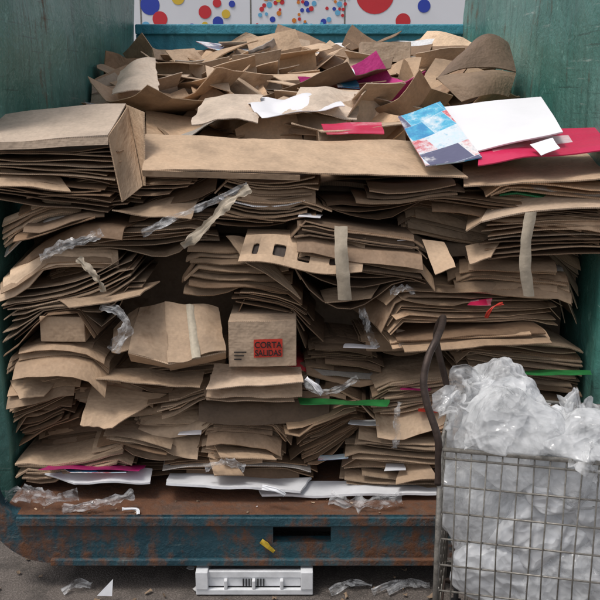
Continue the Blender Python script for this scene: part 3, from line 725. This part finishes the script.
# ============================================================ crate under sill
crate=empty('white_plastic_crate')
c0=W(195,590,-.33); x0=c0[0]; x1=W(313,590,-.33)[0]; yq=-.30
def cb(n,a,b,y0,y1,z0,z1): boxm(n,a,b,y0,y1,z0,z1,M_CRATE,crate,.003)
cb('back_panel',x0+.02,x1-.02,yq+.05,yq+.30,.02,.03)
cb('rail_front',x0,x1,yq-.0,yq+.02,.006,.03); cb('rail_top',x0+.02,x1-.02,yq+.022,yq+.045,.07,.10)
for i,xx in enumerate(np.linspace(x0,x1-.02,5)): cb('rib',xx,xx+.014,yq+.0,yq+.05,.031,.069)
cb('end_a',x0,x0+.05,yq-.004,yq+.25,.031,.11); cb('end_b',x1-.05,x1,yq-.004,yq+.25,.031,.11)
cb('web',x0+.05,x1-.05,yq+.025,yq+.033,.03,.07)
for i in range(8): boxm('grille_slot',x0+.19+i*.012,x0+.195+i*.012,yq+.018,yq+.0245,.035,.066,M_DARKP,crate,0)
# ============================================================ ground
m,nt,b=mat('asphalt'); ob=objc(nt)
n1=noi(nt,ob,1.5,5,.6); n2=noi(nt,ob,120,2,.7); n3=noi(nt,ob,9,4,.6)
c=mixc(nt,ramp(nt,n1,.3,.7),(.12,.098,.085),(.065,.055,.048)); c=mixc(nt,ramp(nt,n2,.45,.7),c,(.20,.17,.15)); c=mixc(nt,mth(nt,'MULTIPLY',ramp(nt,n3,.5,.7),.7),c,(.035,.03,.026))
L(nt,c,b.inputs['Base Color']); b.inputs['Roughness'].default_value=.8; bump(nt,b,mth(nt,'ADD',n2,n3),.6,.01); M_ASPH=m
meshobj('ground',[(-300,-300,0),(300,-300,0),(300,300,0),(-300,300,0)],[(0,1,2,3)],M_ASPH)
lit=Acc()
for k in range(120):
    x=U(-1.3,1.4); y=U(-.8,.3); s=U(.006,.04); an=U(0,3)
    sk=U(.3,1)
    P=np.array([[(x+(i-.5)*s*math.cos(an)-(j-.5)*s*sk*math.sin(an),y+(i-.5)*s*math.sin(an)+(j-.5)*s*sk*math.cos(an),.006+U(0,.012)) for j in (0,.5,1)] for i in (0,.5,1)])
    tn=CB(U(.15,.6)) if random.random()<.9 else (.6,.6,.6)
    lit.slab(P,.002,tn)
for k in range(25):
    x=U(-1.1,1.1); y=U(-.245,-.12); s=U(.004,.016); an=U(0,3)
    P=np.array([[(x+(i-.5)*s*math.cos(an)-(j-.5)*s*.5*math.sin(an),y+(i-.5)*s*math.sin(an)+(j-.5)*s*.5*math.cos(an),FZ+.003+U(0,.005)) for j in (0,.5,1)] for i in (0,.5,1)])
    lit.slab(P,.0015,CB(U(.3,1.)) if random.random()<.85 else (.7,.7,.7))
lit.build('scattered_litter',M_CB)
meshobj('white_paper_scrap',[W(97,598,-.36)+np.array((0,0,.01)),W(113,579,-.33),W(112,596,-.35)],[(0,1,2)],M_FOAM)
for k,(a,b_) in enumerate([((330,590),(372,582)),((372,598),(420,592)),((388,578),(430,574)),((60,560),(90,566))]):
    p=W(*a,-.30);q=W(*b_,-.25); p[2]=.02;q[2]=.02
    ribbon('litter_film',[p,(p+q)/2+np.array((0,.02,.015)),q],.028,M_FILM,amp=.010,seed=70+k,n=14)
# ============================================================ background store wall with dots
wall=empty('polka_dot_store_wall')
m_w=m_plain('white_wall_paint',(.80,.80,.84),.6,.7,.12,.05)
YW=8.0
boxm('wall_body',-8,8,YW,YW+.3,0,4.5,m_w,wall,0)
cols={'r':(.62,.03,.04),'b':(.03,.06,.42),'y':(.75,.5,.05),'c':(.15,.45,.7),'o':(.7,.22,.03)}
cm={k:m_plain('dot_'+k,v,.5,3,.1,.02) for k,v in cols.items()}
def dot(px,py,rpx,c,k):
    p=W(px,py,YW); r=rpx*.0131; n=28
    V=[(p[0]+r*math.cos(2*math.pi*i/n),YW-.004-k*.0008,p[2]+r*math.sin(2*math.pi*i/n)) for i in range(n)]
    meshobj('dot',V,[tuple(range(n))],cm[c],wall)
dots=[(150,5,9,'b'),(160,19,7,'r'),(178,-2,6,'y'),(205,12,6,'r'),(217,3,4,'r'),(218,22,5,'b'),(226,14,4,'y'),(232,4,3,'b'),(205,25,3,'y'),(375,-6,18,'r'),(403,21,7,'r'),(424,6,6,'b'),(146,26,4,'c'),(192,28,4,'b')]
for cx in (270,303,334):
    for r_ in range(6):
        for q_ in range(4):
            if random.random()<.75: dots.append((cx-9+q_*6+U(-2,2)-(r_-3)*1.2,-2+r_*5.5+U(-2,2),U(1.3,2.8),random.choice('rbycor')))
for k,d in enumerate(dots): dot(*d,k%9)
for xx in (140,250,344): boxm('wall_panel_joint',W(xx,10,YW)[0],W(xx+1.5,10,YW)[0],YW-.003,YW-.0005,0,4.5,M_CART,wall,0)
# ============================================================ light, world, camera
w=bpy.data.worlds.new('World'); S.world=w; w.use_nodes=True; nt=w.node_tree
sky=nt.nodes.new('ShaderNodeTexSky'); sky.sky_type='NISHITA'; sky.sun_disc=False
EL,AZ=math.radians(66),math.radians(238)
sky.sun_elevation=EL; sky.sun_rotation=AZ; sky.dust_density=4; sky.air_density=1.0; sky.ozone_density=.6
hs=nt.nodes.new('ShaderNodeHueSaturation'); hs.inputs['Saturation'].default_value=.35
L(nt,sky.outputs[0],hs.inputs['Color']); L(nt,hs.outputs[0],nt.nodes['Background'].inputs[0]); nt.nodes['Background'].inputs[1].default_value=.15
sd=bpy.data.lights.new('sun','SUN'); sd.energy=1.5; sd.angle=math.radians(14); sd.color=(1,.955,.89)
so=bpy.data.objects.new('sun',sd); S.collection.objects.link(so)
d=Vector((math.sin(AZ)*math.cos(EL),math.cos(AZ)*math.cos(EL),math.sin(EL)))
so.rotation_euler=d.to_track_quat('Z','Y').to_euler()
cd=bpy.data.cameras.new('camera'); cd.sensor_width=36; cd.lens=54; cd.clip_end=1000
co=bpy.data.objects.new('camera',cd); S.collection.objects.link(co); co.location=CAM; co.rotation_euler=(math.pi/2-PITCH,0,0)
S.camera=co
S.view_settings.view_transform='Standard'; S.view_settings.look='None'; S.view_settings.exposure=0
